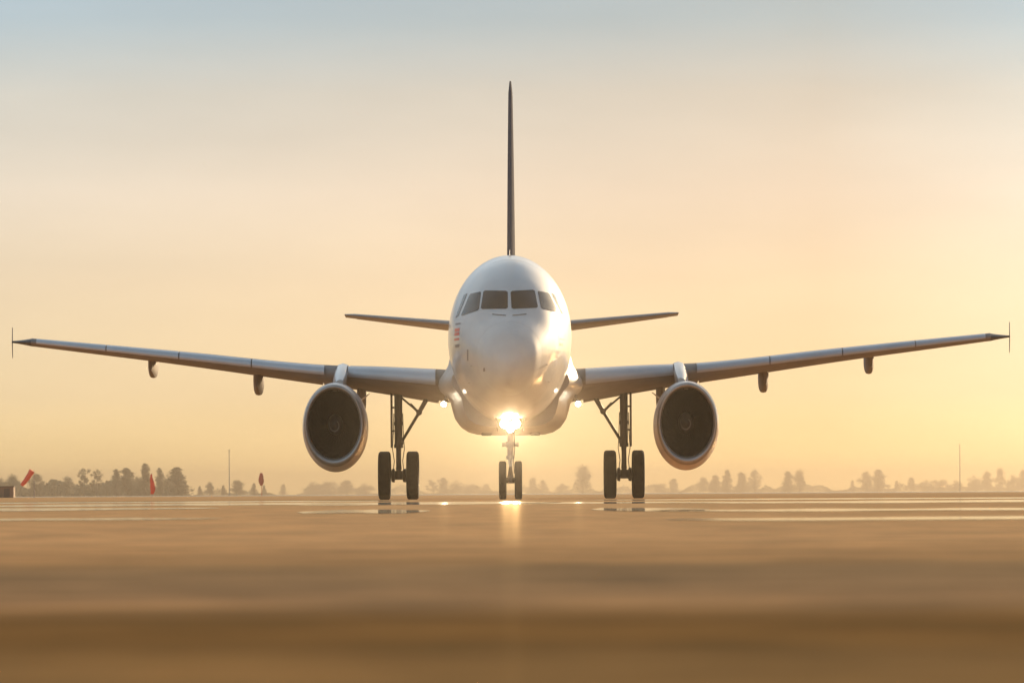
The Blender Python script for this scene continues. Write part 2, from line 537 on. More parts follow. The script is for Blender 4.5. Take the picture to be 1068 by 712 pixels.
# wipers
for sx_ in (-1, 1):
    bm = bmesh.new()
    pts = []
    for k in range(7):
        t = k / 6
        x = sx_ * (0.10 + 0.42 * t); z = 5.60 + 0.05 * t
        pts.append(Vector((x, ysurf(x, z) - 0.03, z)))
    for a, b in zip(pts[:-1], pts[1:]): tube(bm, a, b, 0.010, n=6)
    obj('windscreen_wiper', bm, M['dark'], fuselage)
# markings on the cheeks
def rows(name, lst, label=None):
    for (x0, y0, x1, y1, m_) in lst:
        o = patch(name, [(x0, y0), (x1, y0), (x1 + (-.1), y1), (x0, y1)], M[m_], fuselage, 0.004, n=4, pd=154)
        if label: o['label'] = label
rows('flag_marking', [(474.2, 343.0, 479.6, 346.6, 'red'), (474.0, 347.4, 479.4, 350.6, 'red'), (473.8, 353.4, 479.3, 355.6, 'red')], 'red stripe of the small flag marking')
rows('registration_marking', [(475.0, 337.6, 480.6, 339.2, 'navy'), (474.4, 360.0, 479.4, 363.0, 'navy')])
rows('registration_marking', [(583.0, 353.8, 588.6, 355.4, 'navy'), (582.8, 358.6, 586.8, 361.6, 'navy')])
rows('static_port_plate', [(487.6, 366.5, 489.2, 378.0, 'navy'), (504.6, 386.5, 506.6, 390.0, 'navy')])
# probes and antennas
for (px, py, dx, dz) in ((570, 380, .25, -.13), (492, 381, -.25, -.13), (572, 397, .2, -.12), (489, 398, -.2, -.12)):
    x, z = XZ(px, py, 152); x += .055
    y = ysurf(x, z)
    bm = bmesh.new()
    tube(bm, (x - dx * .3, y + .06, z), (x + dx * .1, y - 0.08, z + dz * .2), 0.022, 0.014, n=8)
    tube(bm, (x + dx * .1, y - 0.08, z + dz * .2), (x + dx * .1, y - .28, z + dz * .2), 0.014, 0.008, n=8)
    obj('pitot_probe', bm, M['chrome'], fuselage)
for (y, h, l) in ((9.0, .28, .35), (14.0, .32, .4)):
    bm = bmesh.new()
    z = fus(y)[0] - 0.02
    loft(bm, [[(-.012, y, z), (0, y - .02, z), (.012, y, z), (.012, y + l, z), (-.012, y + l, z)], [(-.006, y + l * .5, z + h), (0, y + l * .48, z + h), (.006, y + l * .5, z + h), (.006, y + l * .9, z + h), (-.006, y + l * .9, z + h)]])
    obj('blade_antenna', bm, M['white'], fuselage)

# belly and wing root fairing
SEC = [(0, 2.16), (.7, 2.165), (1.15, 2.19), (1.45, 2.27), (1.68, 2.42), (1.82, 2.62), (1.90, 2.88), (1.96, 3.15), (2.12, 3.36), (2.30, 3.52), (2.38, 3.70), (2.34, 3.90), (2.18, 4.12), (2.04, 4.36), (1.96, 4.7)]
def fair(k):
    pts = []
    for (x, z) in SEC:
        # k 0 -> tucked inside the fuselage, 1 -> full section
        v = Vector((x, z - 4.7))
        s_ = 0.80 + 0.20 * k
        pts.append((v.x * s_, 4.7 + v.y * (0.93 + .07 * k)))
    return pts
bm = bmesh.new()
rings = []
for i in range(33):
    y = 10.2 + i * 0.42
    k = min(1, max(0, (y - 10.2) / 2.4)); k = math.sin(k * PI / 2)
    k2 = min(1, max(0, (23.6 - y) / 4)); k2 = math.sin(k2 * PI / 2)
    pts = fair(min(k, k2))
    rings.append([Vector((x, y, z)) for x, z in pts] + [Vector((-x, y, z)) for x, z in pts[:0:-1]])
loft(bm, rings)
belly = obj('belly_fairing', bm, M['belly'], plane, angle=70)
for sx_ in (-1, 1):
    bm = bmesh.new()
    box(bm, (sx_ * .8, 13.2, 2.13), (.35, .5, .10), bev=.03)
    obj('pack_inlet', bm, M['dark'], belly)

# wing
def af(c, t, ninc=22):
    """closed airfoil loop in (chordwise, up): upper surface from the trailing edge to the nose, then below"""
    up, lo = [], []
    for i in range(ninc + 1):
        b = PI * i / ninc
        x = (1 - math.cos(b)) / 2
        yt = 5 * t * (.2969 * math.sqrt(x) - .126 * x - .3516 * x*x + .2843 * x**3 - .1036 * x**4)
        yc = 0.015 * (1 - (2 * x - 0.9) ** 2) if x < 1 else 0
        up.append((x * c, (yc + yt) * c)); lo.append((x * c, (yc - yt * .95) * c))
    return up[::-1] + lo[1:-1]
# x, y of leading edge, chord, z of leading edge, t/c (with the scene's height), incidence in degrees
WT = [(1.85, 11.9, 6.9, 3.78, .150, 4.2), (4.0, 13.0, 5.5, 4.00, .150, 3.8), (6.4, 14.25, 4.15, 4.22, .140, 3.2), (11.0, 16.65, 2.9, 4.78, .16, 2.4), (16.35, 19.4, 1.55, 5.42, .18, 1.6)]
def wsec(x):
    return [interp(WT, x, k) for k in range(1, 6)]
def wloop(x, side, lo=0.0, hi=1.0):
    yl, c, zl, t, inc = wsec(x)
    a = R(inc)
    r = []
    for (u, v) in af(c, t * 1.0):
        r.append(Vector((side * x, yl + u * math.cos(a) + v * math.sin(a), zl - u * math.sin(a) + v * math.cos(a))))
    return r
def slat_loop(x, side, off):
    yl, c, zl, t, inc = wsec(x)
    a = R(inc + 3)
    up, low = [], []
    for i in range(9):
        q = i / 8
        u = 0.20 * (1 - q) ** 2
        yt = 5 * t * 1.1 * (.2969 * math.sqrt(u) - .126 * u - .3516 * u * u)
        up.append((u, .008 + yt))
    for i in range(1, 5):
        q = i / 4
        u = 0.012 * q ** 2
        yt = 5 * t * 1.0 * (.2969 * math.sqrt(u) - .126 * u)
        low.append((u, .003 - yt))
    outer = up + low
    inner = [(u + .012 + .0 * v, v * .72) for (u, v) in outer[1:-1]][::-1]
    loop = outer + inner
    r = []
    for (u, v) in loop:
        u *= c; v *= c
        r.append(Vector((side * x, yl - .035 * c + u * math.cos(a) + v * math.sin(a), zl + .004 * c - u * math.sin(a) + v * math.cos(a))))
    return r
def fairing_pod(px_x, side, ycen, ztop, length, depth, w):
    bm = bmesh.new()
    rings = []
    n = 20
    def se(v, p): return math.copysign(abs(v) ** p, v)
    for i in range(15):
        t = i / 14
        e = max(.03, math.sin(PI * (.03 + .94 * t)) ** .5)
        y = ycen - length / 2 + length * t
        dep = depth * (.25 + .75 * math.sin(PI * min(1, .12 + t * .80)) ** .7)
        zc_ = ztop - dep / 2 + .15
        rings.append([Vector((side * px_x + w / 2 * e * se(math.sin(2*PI*k/n), .6), y, zc_ + (dep / 2 + .15) * se(math.cos(2*PI*k/n), .8))) for k in range(n)])
    loft(bm, rings)
    return bm

def make_wing(side):
    bm = bmesh.new()
    xs = [1.85 + (16.35 - 1.85) * i / 40 for i in range(41)]
    loft(bm, [wloop(x, side) for x in xs])
    w = obj('wing', bm, M['wing'], plane, angle=50)
    # slats
    for (a, b) in ((2.45, 5.35), (6.15, 8.6), (8.64, 11.1), (11.14, 13.65), (13.69, 16.15)):
        bm = bmesh.new()
        loft(bm, [slat_loop(a + (b - a) * i / 10, side, 0) for i in range(11)])
        obj('slat', bm, M['slat'], w, angle=50)
    # wing tip: pointed cap and fence
    bm = bmesh.new()
    rings = []
    for i in range(7):
        t = i / 6
        x = 16.35 + .72 * t
        yl, c, zl, th, inc = wsec(16.35)
        sc_ = 1 - .55 * t
        rings.append([Vector((side * x, yl + .7 * t + u, zl + .05 * t - .02 + v)) for (u, v) in af(c * sc_, th * (1 - .45 * t))])
    loft(bm, rings)
    obj('wing_tip', bm, M['gear'], w, angle=50)
    bm = bmesh.new()
    xf = side * 17.1
    pts = [(19.95, 5.42), (20.55, 5.96), (21.05, 5.98), (21.0, 5.4), (21.3, 5.02), (20.9, 4.92), (20.35, 5.15)]
    loft(bm, [[Vector((xf - side * .008 + side * .085 * (y - 20.6), y, z)) for y, z in pts], [Vector((xf + side * .008 + side * .085 * (y - 20.6), y, z)) for y, z in pts]])
    obj('wing_tip_fence', bm, M['fin'], w, smooth=False)
    # flap track fairings
    for (x, yc, zt, ln, dp, wd) in ((5.06, 18.4, 3.72, 3.6, .84, .30), (8.58, 19.2, 4.24, 3.0, .68, .34), (12.25, 20.4, 4.80, 2.6, .60, .31)):
        obj('flap_track_fairing', fairing_pod(x, side, yc, zt, ln, dp, wd), M['wing'], w)
    # flap: slightly lowered trailing panels
    for (a, b) in ((2.45, 6.3), (6.36, 12.6)):
        bm = bmesh.new()
        rings = []
        for i in range(13):
            x = a + (b - a) * i / 12
            yl, c, zl, th, inc = wsec(x)
            aa = R(inc)
            y0 = yl + c * .80; z0 = zl - c * .80 * math.sin(aa) - .012 * c
            ch = c * .24
            fa = R(5)
            rings.append([Vector((side * x, y0 + u * math.cos(fa) + v * math.sin(fa), z0 - u * math.sin(fa) + v)) for (u, v) in af(ch, .12, 10)])
        loft(bm, rings)
        obj('flap', bm, M['wing'], w, angle=50)
    # wing root lamp
    x, z = XZ(462.0 if side < 0 else 602.0, 421.5 if side < 0 else 421.0, 161.6)
    x += .055
    lp = empty('landing_light', (x, 11.55, z), w)
    tag(lp, 'small wing root lamp, switched on')
    bm = bmesh.new()
    lathe(bm, [(0, .10), (.03, .115), (.10, .11), (.30, .06), (.34, 0)], (0, -.03, 0), (0, 1, 0), n=20)
    tube(bm, (0, .1, 0), (-side * .1, .5, .35), .04)
    obj('housing', bm, M['chrome'], lp)
    bm = bmesh.new()
    lathe(bm, [(0, 0), (.005, .05), (.012, .085), (.02, .09)], (0, -.055, 0), (0, 1, 0), n=20)
    obj('lens', bm, M['rootlamp'], lp)
    return w, lp
wing_l, lpl = make_wing(-1)
wing_r, lpr = make_wing(1)
for lp in (lpl, lpr):
    for ch in lp.children: pass

# tailplane and fin
def make_tailplane(side):
    bm = bmesh.new()
    rings = []
    x0, x1 = .9, 6.2
    for i in range(15):
        t = i / 14
        x = x0 + (x1 - x0) * t
        yl = 31.3 + 3.3 * t; c = 3.6 - 2.2 * t
        zl = 6.22 + (6.84 - 6.22) * t
        a = R(2.0)
        th = .105 if i < 14 else .05
        rings.append([Vector((side * x + 0, yl + u * math.cos(a), zl - u * math.sin(a) + v)) for (u, v) in af(c, th, 14)])
    loft(bm, rings)
    tp = obj('tailplane', bm, M['tail'], plane, angle=50)
    bm = bmesh.new()
    rings = []
    for i in range(9):
        t = i / 8
        x = 1.6 + 4.2 * t
        f = (x - x0) / (x1 - x0)
        yl = 31.3 + 3.3 * f; c = 3.6 - 2.2 * f; zl = 6.22 + .62 * f
        y0 = yl + c * .99; z0 = zl - c * .99 * math.sin(R(2)) + .012
        rings.append([Vector((side * x, y0 + u, z0 + v - u * .03)) for (u, v) in af(c * .28, .07, 8)])
    loft(bm, rings)
    obj('elevator', bm, M['tail'], tp, angle=50)
make_tailplane(-1); make_tailplane(1)
bm = bmesh.new()
rings = []
for i in range(19):
    t = i / 18
    z = 7.55 + (15.42 - 7.55) * t
    yl = 27.4 + (33.9 - 27.4) * t; c = 6.3 - 4.2 * t
    th = .050 + .020 * t
    if i == 18: th *= .5
    rings.append([Vector((v * 1.0, yl + u, z)) for (u, v) in [(u, v - .015 * c * (1 - (2 * u / c - .9) ** 2)) for (u, v) in af(c, th, 14)]])
loft(bm, rings)
fin = obj('tail_fin', bm, M['fin'], plane, angle=50)
bm = bmesh.new()
rings = []
for i in range(10):
    t = i / 9
    z = 8.2 + 6.4 * t
    f = (z - 7.55) / 7.87
    yl = 27.4 + 6.5 * f; c = 6.3 - 4.2 * f
    rings.append([Vector((v, yl + c * .985 + u, z)) for (u, v) in [(u, v - .015 * c * .3 * (1 - (2 * u / (c * .3) - .9) ** 2)) for (u, v) in af(c * .3, .05, 8)]])
loft(bm, rings)
obj('rudder', bm, M['fin'], fin, angle=50)

# engines
def ering(cx, y, cz, rx, rz, n=64):
    return [Vector((cx + rx * math.sin(2*PI*k/n), y, cz + rz * math.cos(2*PI*k/n))) for k in range(n)]
def make_engine(side):
    en = empty('engine', (0, 0, 0), plane)
    cx = side * 5.72
    KZ = 1.36
    y0 = 11.0
    zo = 2.46      # opening centre
    # cowl: y offset, rx, rz, centre z
    P = [(.16, .985, 1.34, zo - .05), (.45, 1.03, 1.405, zo - .08), (.9, 1.06, 1.45, zo - .09), (1.6, 1.07, 1.46, zo - .09), (2.4, 1.03, 1.40, zo - .08), (3.2, .90, 1.22, zo - .05), (3.9, .76, 1.02, zo - .03)]
    P2 = [(3.9, .72, .97, zo - .03), (3.2, .80, 1.08, zo - .05)]
    bm = bmesh.new()
    loft(bm, [ering(cx, y0 + a, d_, b, c) for a, b, c, d_ in P + P2], cap0=False, cap1=True)
    cowl = obj('cowl', bm, M['cowl'], en, angle=50)
    # lip
    bm = bmesh.new()
    L_ = []
    for i in range(15):
        q = -PI / 2 + PI * i / 14
        # half ring section from the outer skin round the front to the inner skin
        t = i / 14
        rx = .985 + (.835 - .985) * (1 - math.cos(PI * t)) / 2
        yy = .16 - .20 * math.sin(PI * t) + (.02 * t)
        rz = 1.34 + (1.115 - 1.34) * (1 - math.cos(PI * t)) / 2
        cz = zo - .05 * (1 - t)
        L_.append(ering(cx, y0 + yy, cz, rx, rz))
    loft(bm, L_, cap0=False, cap1=False)
    obj('intake_lip', bm, M['lip'], en, angle=60)
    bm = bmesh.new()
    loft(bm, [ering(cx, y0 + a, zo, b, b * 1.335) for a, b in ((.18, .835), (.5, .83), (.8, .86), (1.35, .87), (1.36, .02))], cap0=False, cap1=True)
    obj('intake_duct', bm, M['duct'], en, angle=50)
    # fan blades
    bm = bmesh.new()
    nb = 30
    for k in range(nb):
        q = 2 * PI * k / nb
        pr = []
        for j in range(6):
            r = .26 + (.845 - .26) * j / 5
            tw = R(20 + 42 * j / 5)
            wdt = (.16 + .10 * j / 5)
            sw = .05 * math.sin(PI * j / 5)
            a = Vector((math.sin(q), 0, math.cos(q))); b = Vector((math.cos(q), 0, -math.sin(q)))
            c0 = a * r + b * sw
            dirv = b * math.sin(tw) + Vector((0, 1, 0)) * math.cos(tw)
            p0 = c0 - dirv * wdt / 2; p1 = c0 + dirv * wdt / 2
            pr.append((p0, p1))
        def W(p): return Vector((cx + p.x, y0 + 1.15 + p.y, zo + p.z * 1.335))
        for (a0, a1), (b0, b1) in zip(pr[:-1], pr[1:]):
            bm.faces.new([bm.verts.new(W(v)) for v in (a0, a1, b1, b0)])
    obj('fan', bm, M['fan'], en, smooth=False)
    bm = bmesh.new()
    loft(bm, [ering(cx, y0 + .78 + a, zo, b, b * 1.335, 32) for a, b in ((0, .004), (.01, .03), (.08, .10), (.18, .17), (.30, .235), (.42, .26), (.5, .26))])
    spn = obj('spinner', bm, M['spin'], en, angle=60)
    bm = bmesh.new()     # swirl mark
    prev = None
    for j in range(15):
        t = j / 14
        q = R(40 + 260 * t)
        r = .10 + .10 * t
        yv = y0 + .78 + (.08 + (r - .10) / .07 * .10 if r < .17 else .18 + (r - .17) / .065 * .12) - .012
        w_ = .028 * math.sin(PI * min(1, .1 + t * .9)) + .004
        a = bm.verts.new((cx + (r - w_) * math.sin(q), yv - .008, zo + (r - w_) * 1.335 * math.cos(q)))
        b = bm.verts.new((cx + (r + w_) * math.sin(q), yv + .012, zo + (r + w_) * 1.335 * math.cos(q)))
        if prev: bm.faces.new((prev[0], prev[1], b, a))
        prev = (a, b)
    obj('swirl_mark', bm, M['mark'], spn)
    # exhaust plug
    bm = bmesh.new()
    loft(bm, [ering(cx, y0 + a, zo - .03, b, b * 1.33, 32) for a, b in ((3.0, .5), (3.9, .48), (4.6, .36), (5.2, .2), (5.6, .02))])
    obj('exhaust_nozzle', bm, M['gear'], en)
    # pylon
    bm = bmesh.new()
    rings = []
    for i in range(9):
        t = i / 8
        y = y0 + 1.1 + 5.0 * t
        ztop = 3.92 + .60 * min(1, t * 2.2) ** .8
        zb = 3.55 - .05 * t
        hw = .22 * min(1, .55 + t * 3)
        ring = []
        for (a, b) in ((-1, 0), (-1, .8), (-.7, .95), (0, 1), (.7, .95), (1, .8), (1, 0)):
            ring.append(Vector((cx + a * hw - side * (.14 * b + .04), y, zb + (ztop - zb) * b)))
        rings.append(ring)
    loft(bm, rings)
    obj('pylon', bm, M['white'], en, angle=40)
    # strakes
    bm = bmesh.new()
    s_ = -side
    loft(bm, [[Vector((cx + s_ * .86, y0 + .9, zo + .80)), Vector((cx + s_ * .88, y0 + 1.9, zo + .80)), Vector((cx + s_ * 1.10, y0 + 1.9, zo + 1.0)), Vector((cx + s_ * 1.04, y0 + 1.4, zo + .95))],
              [Vector((cx + s_ * .86, y0 + .9, zo + .82)), Vector((cx + s_ * .88, y0 + 1.9, zo + .82)), Vector((cx + s_ * 1.10, y0 + 1.9, zo + 1.02)), Vector((cx + s_ * 1.04, y0 + 1.4, zo + .97))]])
    obj('strake', bm, M['cowl'], en, smooth=False)
make_engine(-1); make_engine(1)

# wheels
def wheel(parent, x, y, r, w, grooves=4):
    bm = bmesh.new()
    hw = w / 2
    prof = [(-hw * .55, r * .50), (-hw * .80, r * .56), (-hw * .97, r * .70), (-hw, r * .84), (-hw * .92, r * .94), (-hw * .72, r * .985)]
    n = 4
    for k in range(n):
        a = -hw * .6 + 1.2 * hw * (k + .5) / n
        prof += [(a - hw * .10, r), (a - hw * .05, r), (a - hw * .045, r * .985), (a + hw * .045, r * .985), (a + hw * .05, r), (a + hw * .10, r)]
    prof += [(hw * .72, r * .985), (hw * .92, r * .94), (hw, r * .84), (hw * .97, r * .70), (hw * .80, r * .56), (hw * .55, r * .50)]
    lathe(bm, prof, (x, y, r - .004), (1, 0, 0), n=56)
    wh = obj('wheel', bm, M['tyre'], parent, angle=35)
    bm = bmesh.new()
    lathe(bm, [(-hw * .6, r * .10), (-hw * .62, r * .42), (-hw * .72, r * .515), (hw * .72, r * .515), (hw * .62, r * .42), (hw * .6, r * .10)], (x, y, r - .004), (1, 0, 0), n=32)
    obj('rim', bm, M['rim'], wh)
    return wh

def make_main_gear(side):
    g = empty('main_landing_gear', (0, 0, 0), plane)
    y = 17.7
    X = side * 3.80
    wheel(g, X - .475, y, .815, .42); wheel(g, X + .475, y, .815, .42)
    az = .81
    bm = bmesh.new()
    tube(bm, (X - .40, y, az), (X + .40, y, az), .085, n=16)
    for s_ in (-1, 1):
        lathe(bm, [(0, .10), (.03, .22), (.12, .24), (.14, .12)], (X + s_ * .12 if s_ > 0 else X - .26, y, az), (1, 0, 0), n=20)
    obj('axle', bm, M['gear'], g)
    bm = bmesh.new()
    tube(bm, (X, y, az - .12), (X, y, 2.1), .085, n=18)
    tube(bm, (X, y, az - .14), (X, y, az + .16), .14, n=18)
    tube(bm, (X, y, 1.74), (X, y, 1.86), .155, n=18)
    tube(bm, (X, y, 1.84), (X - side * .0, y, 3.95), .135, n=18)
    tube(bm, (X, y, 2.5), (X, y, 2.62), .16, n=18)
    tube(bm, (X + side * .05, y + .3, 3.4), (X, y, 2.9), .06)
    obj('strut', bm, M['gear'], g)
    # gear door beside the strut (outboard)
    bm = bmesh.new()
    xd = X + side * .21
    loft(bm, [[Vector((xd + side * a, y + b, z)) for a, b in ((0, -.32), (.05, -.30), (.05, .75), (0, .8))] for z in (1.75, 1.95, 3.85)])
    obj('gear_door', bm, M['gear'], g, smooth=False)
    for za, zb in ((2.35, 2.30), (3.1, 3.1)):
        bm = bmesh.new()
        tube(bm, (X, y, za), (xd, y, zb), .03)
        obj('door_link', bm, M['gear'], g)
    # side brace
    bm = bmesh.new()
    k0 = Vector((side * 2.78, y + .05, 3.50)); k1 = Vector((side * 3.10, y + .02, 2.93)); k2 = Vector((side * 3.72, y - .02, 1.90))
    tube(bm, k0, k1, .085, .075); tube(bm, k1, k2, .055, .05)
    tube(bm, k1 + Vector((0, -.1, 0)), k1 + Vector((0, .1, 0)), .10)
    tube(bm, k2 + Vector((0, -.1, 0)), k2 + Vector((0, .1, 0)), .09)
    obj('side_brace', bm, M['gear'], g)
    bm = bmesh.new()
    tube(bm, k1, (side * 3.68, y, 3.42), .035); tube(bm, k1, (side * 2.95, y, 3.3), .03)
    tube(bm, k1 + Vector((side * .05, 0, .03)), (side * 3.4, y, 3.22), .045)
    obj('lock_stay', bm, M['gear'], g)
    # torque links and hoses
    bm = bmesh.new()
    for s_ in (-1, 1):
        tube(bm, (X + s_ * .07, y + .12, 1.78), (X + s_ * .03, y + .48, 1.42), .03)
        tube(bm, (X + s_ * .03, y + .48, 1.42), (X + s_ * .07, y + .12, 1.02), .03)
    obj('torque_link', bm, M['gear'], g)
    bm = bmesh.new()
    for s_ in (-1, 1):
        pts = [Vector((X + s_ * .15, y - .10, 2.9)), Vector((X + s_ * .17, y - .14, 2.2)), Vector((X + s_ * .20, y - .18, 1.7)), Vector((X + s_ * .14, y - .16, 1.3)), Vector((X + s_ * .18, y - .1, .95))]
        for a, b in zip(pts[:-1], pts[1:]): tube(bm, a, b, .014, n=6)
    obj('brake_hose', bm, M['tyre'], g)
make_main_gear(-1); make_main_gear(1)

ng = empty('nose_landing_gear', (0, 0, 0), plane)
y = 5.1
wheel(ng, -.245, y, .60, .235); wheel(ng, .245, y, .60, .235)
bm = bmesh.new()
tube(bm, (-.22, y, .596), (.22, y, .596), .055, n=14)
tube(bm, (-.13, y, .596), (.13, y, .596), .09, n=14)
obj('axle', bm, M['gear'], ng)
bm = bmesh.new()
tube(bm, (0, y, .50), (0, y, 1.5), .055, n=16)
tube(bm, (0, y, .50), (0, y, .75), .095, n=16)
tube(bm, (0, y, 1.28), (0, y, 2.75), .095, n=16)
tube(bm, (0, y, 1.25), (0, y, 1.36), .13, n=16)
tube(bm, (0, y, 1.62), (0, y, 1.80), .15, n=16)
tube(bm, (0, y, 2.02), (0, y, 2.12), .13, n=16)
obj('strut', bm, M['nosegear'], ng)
bm = bmesh.new()
tube(bm, (-.22, y - .02, 1.71), (.22, y - .02, 1.71), .06, n=12)
tube(bm, (-.26, y - .02, 1.71), (-.20, y - .02, 1.71), .075, n=12); tube(bm, (.20, y - .02, 1.71), (.26, y - .02, 1.71), .075, n=12)
obj('steering_actuator', bm, M['nosegear'], ng)
bm = bmesh.new()
for s_ in (-1, 1):
    tube(bm, (s_ * .06, y - .08, 1.26), (s_ * .02, y - .34, 1.02), .025)
    tube(bm, (s_ * .02, y - .34, 1.02), (s_ * .06, y - .08, .74), .025)
obj('torque_link', bm, M['nosegear'], ng)
bm = bmesh.new()
tube(bm, (0, y, 1.5), (0, y + 1.5, 2.7), .05); 
obj('drag_strut', bm, M['nosegear'], ng)
bm = bmesh.new()
pts = [Vector((.11, y - .1, 2.2)), Vector((.14, y - .15, 1.6)), Vector((.10, y - .12, 1.2)), Vector((.12, y - .1, .8))]
for a, b in zip(pts[:-1], pts[1:]): tube(bm, a, b, .012, n=6)
obj('hose', bm, M['tyre'], ng)
for s_ in (-1, 1):
    bm = bmesh.new()
    box(bm, (s_ * .42, y + .9, 2.33), (.03, 1.3, .42), Matrix.Rotation(s_ * R(10), 4, 'Y'), bev=.01)
    obj('gear_door', bm, M['belly'], ng, smooth=False)

# lamps on the nose gear leg; each gives its own beam
def beam(parent, loc, power, size=.09, cone=9, col=(1.0, .78, .48), aim=(0, -1, 0.0)):
    d_ = bpy.data.lights.new('beam', 'SPOT')
    d_.energy = power; d_.color = col
    d_.spot_size = R(cone); d_.spot_blend = 1.0
    d_.shadow_soft_size = size
    o = bpy.data.objects.new('beam', d_)
    C.objects.link(o)
    o.parent = parent
    o.location = loc
    o.rotation_euler = Vector(aim).to_track_quat('-Z', 'Y').to_euler()
    return o
def nose_lamp(x, z, r, power):
    lp = empty('landing_light', (x, 4.86, z), ng)
    bm = bmesh.new()
    lathe(bm, [(0, r * 1.02), (.02, r * 1.14), (.08, r * 1.12), (.18, r * .6), (.2, 0)], (0, 0, 0), (0, 1, 0), n=24)
    tube(bm, (0, .12, 0), (-x * .9, .24, .05), .03)
    obj('housing', bm, M['nosegear'], lp)
    bm = bmesh.new()
    lathe(bm, [(0, 0), (.006, r * .5), (.02, r * .85), (.03, r)], (0, -.028, 0), (0, 1, 0), n=24)
    obj('lens', bm, M['lamp'], lp)
    beam(lp, (0, -.06, 0), power)
    return lp
XL, ZL = .17, 2.35
nose_lamp(-XL, ZL, .14, 750)
nose_lamp(XL, ZL, .14, 1250)
nose_lamp(.0, 2.2, .11, 500)
for lp in (lpl, lpr):
    beam(lp, (0, -.1, 0), 120)

# ------------------------------------------------------------------ trees
def leaf_mat(name, a, b):
    return mat(name, a, .7, base2=b, noise_scale=.8, noise_amt=.3)
M['leafA'] = leaf_mat('tree_foliage', (.17, .135, .055), (.12, .10, .04))
M['bark'] = mat('tree_bark', (.09, .065, .045), .9, noise_amt=.3)
def tree_meshes(seed, kind):
    rnd = random.Random(seed)
    bm = bmesh.new()
    H = 1.0
    top = {'round': .55, 'poplar': .9, 'loose': .75, 'bushy': .5}[kind]
    tube(bm, (0, 0, -.01), (.01, 0, top * .5), .030, .020, n=8)
    tube(bm, (.01, 0, top * .5), (0, .01, top), .020, .006, n=8)
    tips = []
    for k in range(9):
        z = .15 + (top - .15) * k / 9
        a = rnd.uniform(0, 2 * PI)
        L_ = {'round': .26, 'poplar': .11, 'loose': .24, 'bushy': .3}[kind] * rnd.uniform(.7, 1.1) * (1.1 - z)
        e = Vector((math.cos(a) * L_, math.sin(a) * L_, z + L_ * .8))
        tube(bm, (0, 0, z), e, .010, .003, n=5)
        tips.append(e)
    tm = bpy.data.meshes.new('trunk'); bm.to_mesh(tm); bm.free(); tm.materials.append(M['bark'])
    bm = bmesh.new()
    cl = []
    if kind == 'round':
        for _ in range(26):
            a = rnd.uniform(0, 2*PI); z = rnd.uniform(.14, .88); rr = rnd.uniform(0, .27) * math.sin(PI * min(1, .15 + z)) ** .6
            cl.append((Vector((math.cos(a)*rr, math.sin(a)*rr, z)), rnd.uniform(.10, .17)))
    elif kind == 'poplar':
        for k in range(30):
            z = .05 + .86 * k / 29; rr = rnd.uniform(.0, .11) * (1 - .85 * z)
            a = rnd.uniform(0, 2*PI)
            cl.append((Vector((math.cos(a)*rr, math.sin(a)*rr, z)), rnd.uniform(.07, .11) * (1.25 - .95 * z)))
    elif kind == 'loose':
        for _ in range(22):
            a = rnd.uniform(0, 2*PI); rr = rnd.uniform(.03, .28); z = rnd.uniform(.2, .96)
            cl.append((Vector((math.cos(a)*rr, math.sin(a)*rr, z)), rnd.uniform(.05, .11)))
    else:
        for _ in range(34):
            a = rnd.uniform(0, 2*PI); rr = rnd.uniform(0, .38); z = rnd.uniform(.04, .88 - rr * .7)
            cl.append((Vector((math.cos(a)*rr, math.sin(a)*rr, z)), rnd.uniform(.10, .17)))
    cl += [(t, .06) for t in tips]
    for c, r in cl:
        for _ in range(int(60 + 5500 * r * r)):
            v = Vector((rnd.gauss(0, 1), rnd.gauss(0, 1), rnd.gauss(0, 1))).normalized() * r * rnd.uniform(.2, 1.12)
            p = c + v
            if p.z < .03: p.z = .03
            s_ = rnd.uniform(.010, .024)
            n1 = Vector((rnd.gauss(0, 1), rnd.gauss(0, 1), rnd.gauss(0, 1))).normalized()
            n2 = n1.orthogonal().normalized()
            bm.faces.new([bm.verts.new(q) for q in (p - n1 * s_, p + n2 * s_ * .6, p + n1 * s_, p - n2 * s_ * .6)])
    cm = bpy.data.meshes.new('crown'); bm.to_mesh(cm); bm.free(); cm.materials.append(M['leafA'])
    return tm, cm
TREES = {}
for kind in ('round', 'poplar', 'loose', 'bushy'):
    TREES[kind] = [tree_meshes(s_ * 13 + len(kind), kind) for s_ in range(3)]
tcount = 0
def place_tree(px, top_py, d, kind, label, group, wpx=None, name='tree'):
    global tcount
    x, z = XZ(px, top_py, d)
    t = empty(name, (x, CAMY + d, -.01), rz=tcount * 1.7)
    tm, cm = TREES[kind][tcount % 3]
    wx = (wpx * d / FPX) if wpx else z * .7
    base_w = {'round': .72, 'poplar': .26, 'loose': .62, 'bushy': .9}[kind]
    for nm, me in (('trunk', tm), ('crown', cm)):
        o = bpy.data.objects.new(nm, me)
        C.objects.link(o); o.parent = t
        o.scale = (wx / base_w, wx / base_w, z)
    tag(t, label, 'tree', group)
    tcount += 1
    return t
GL = 'trees of the near left tree line'
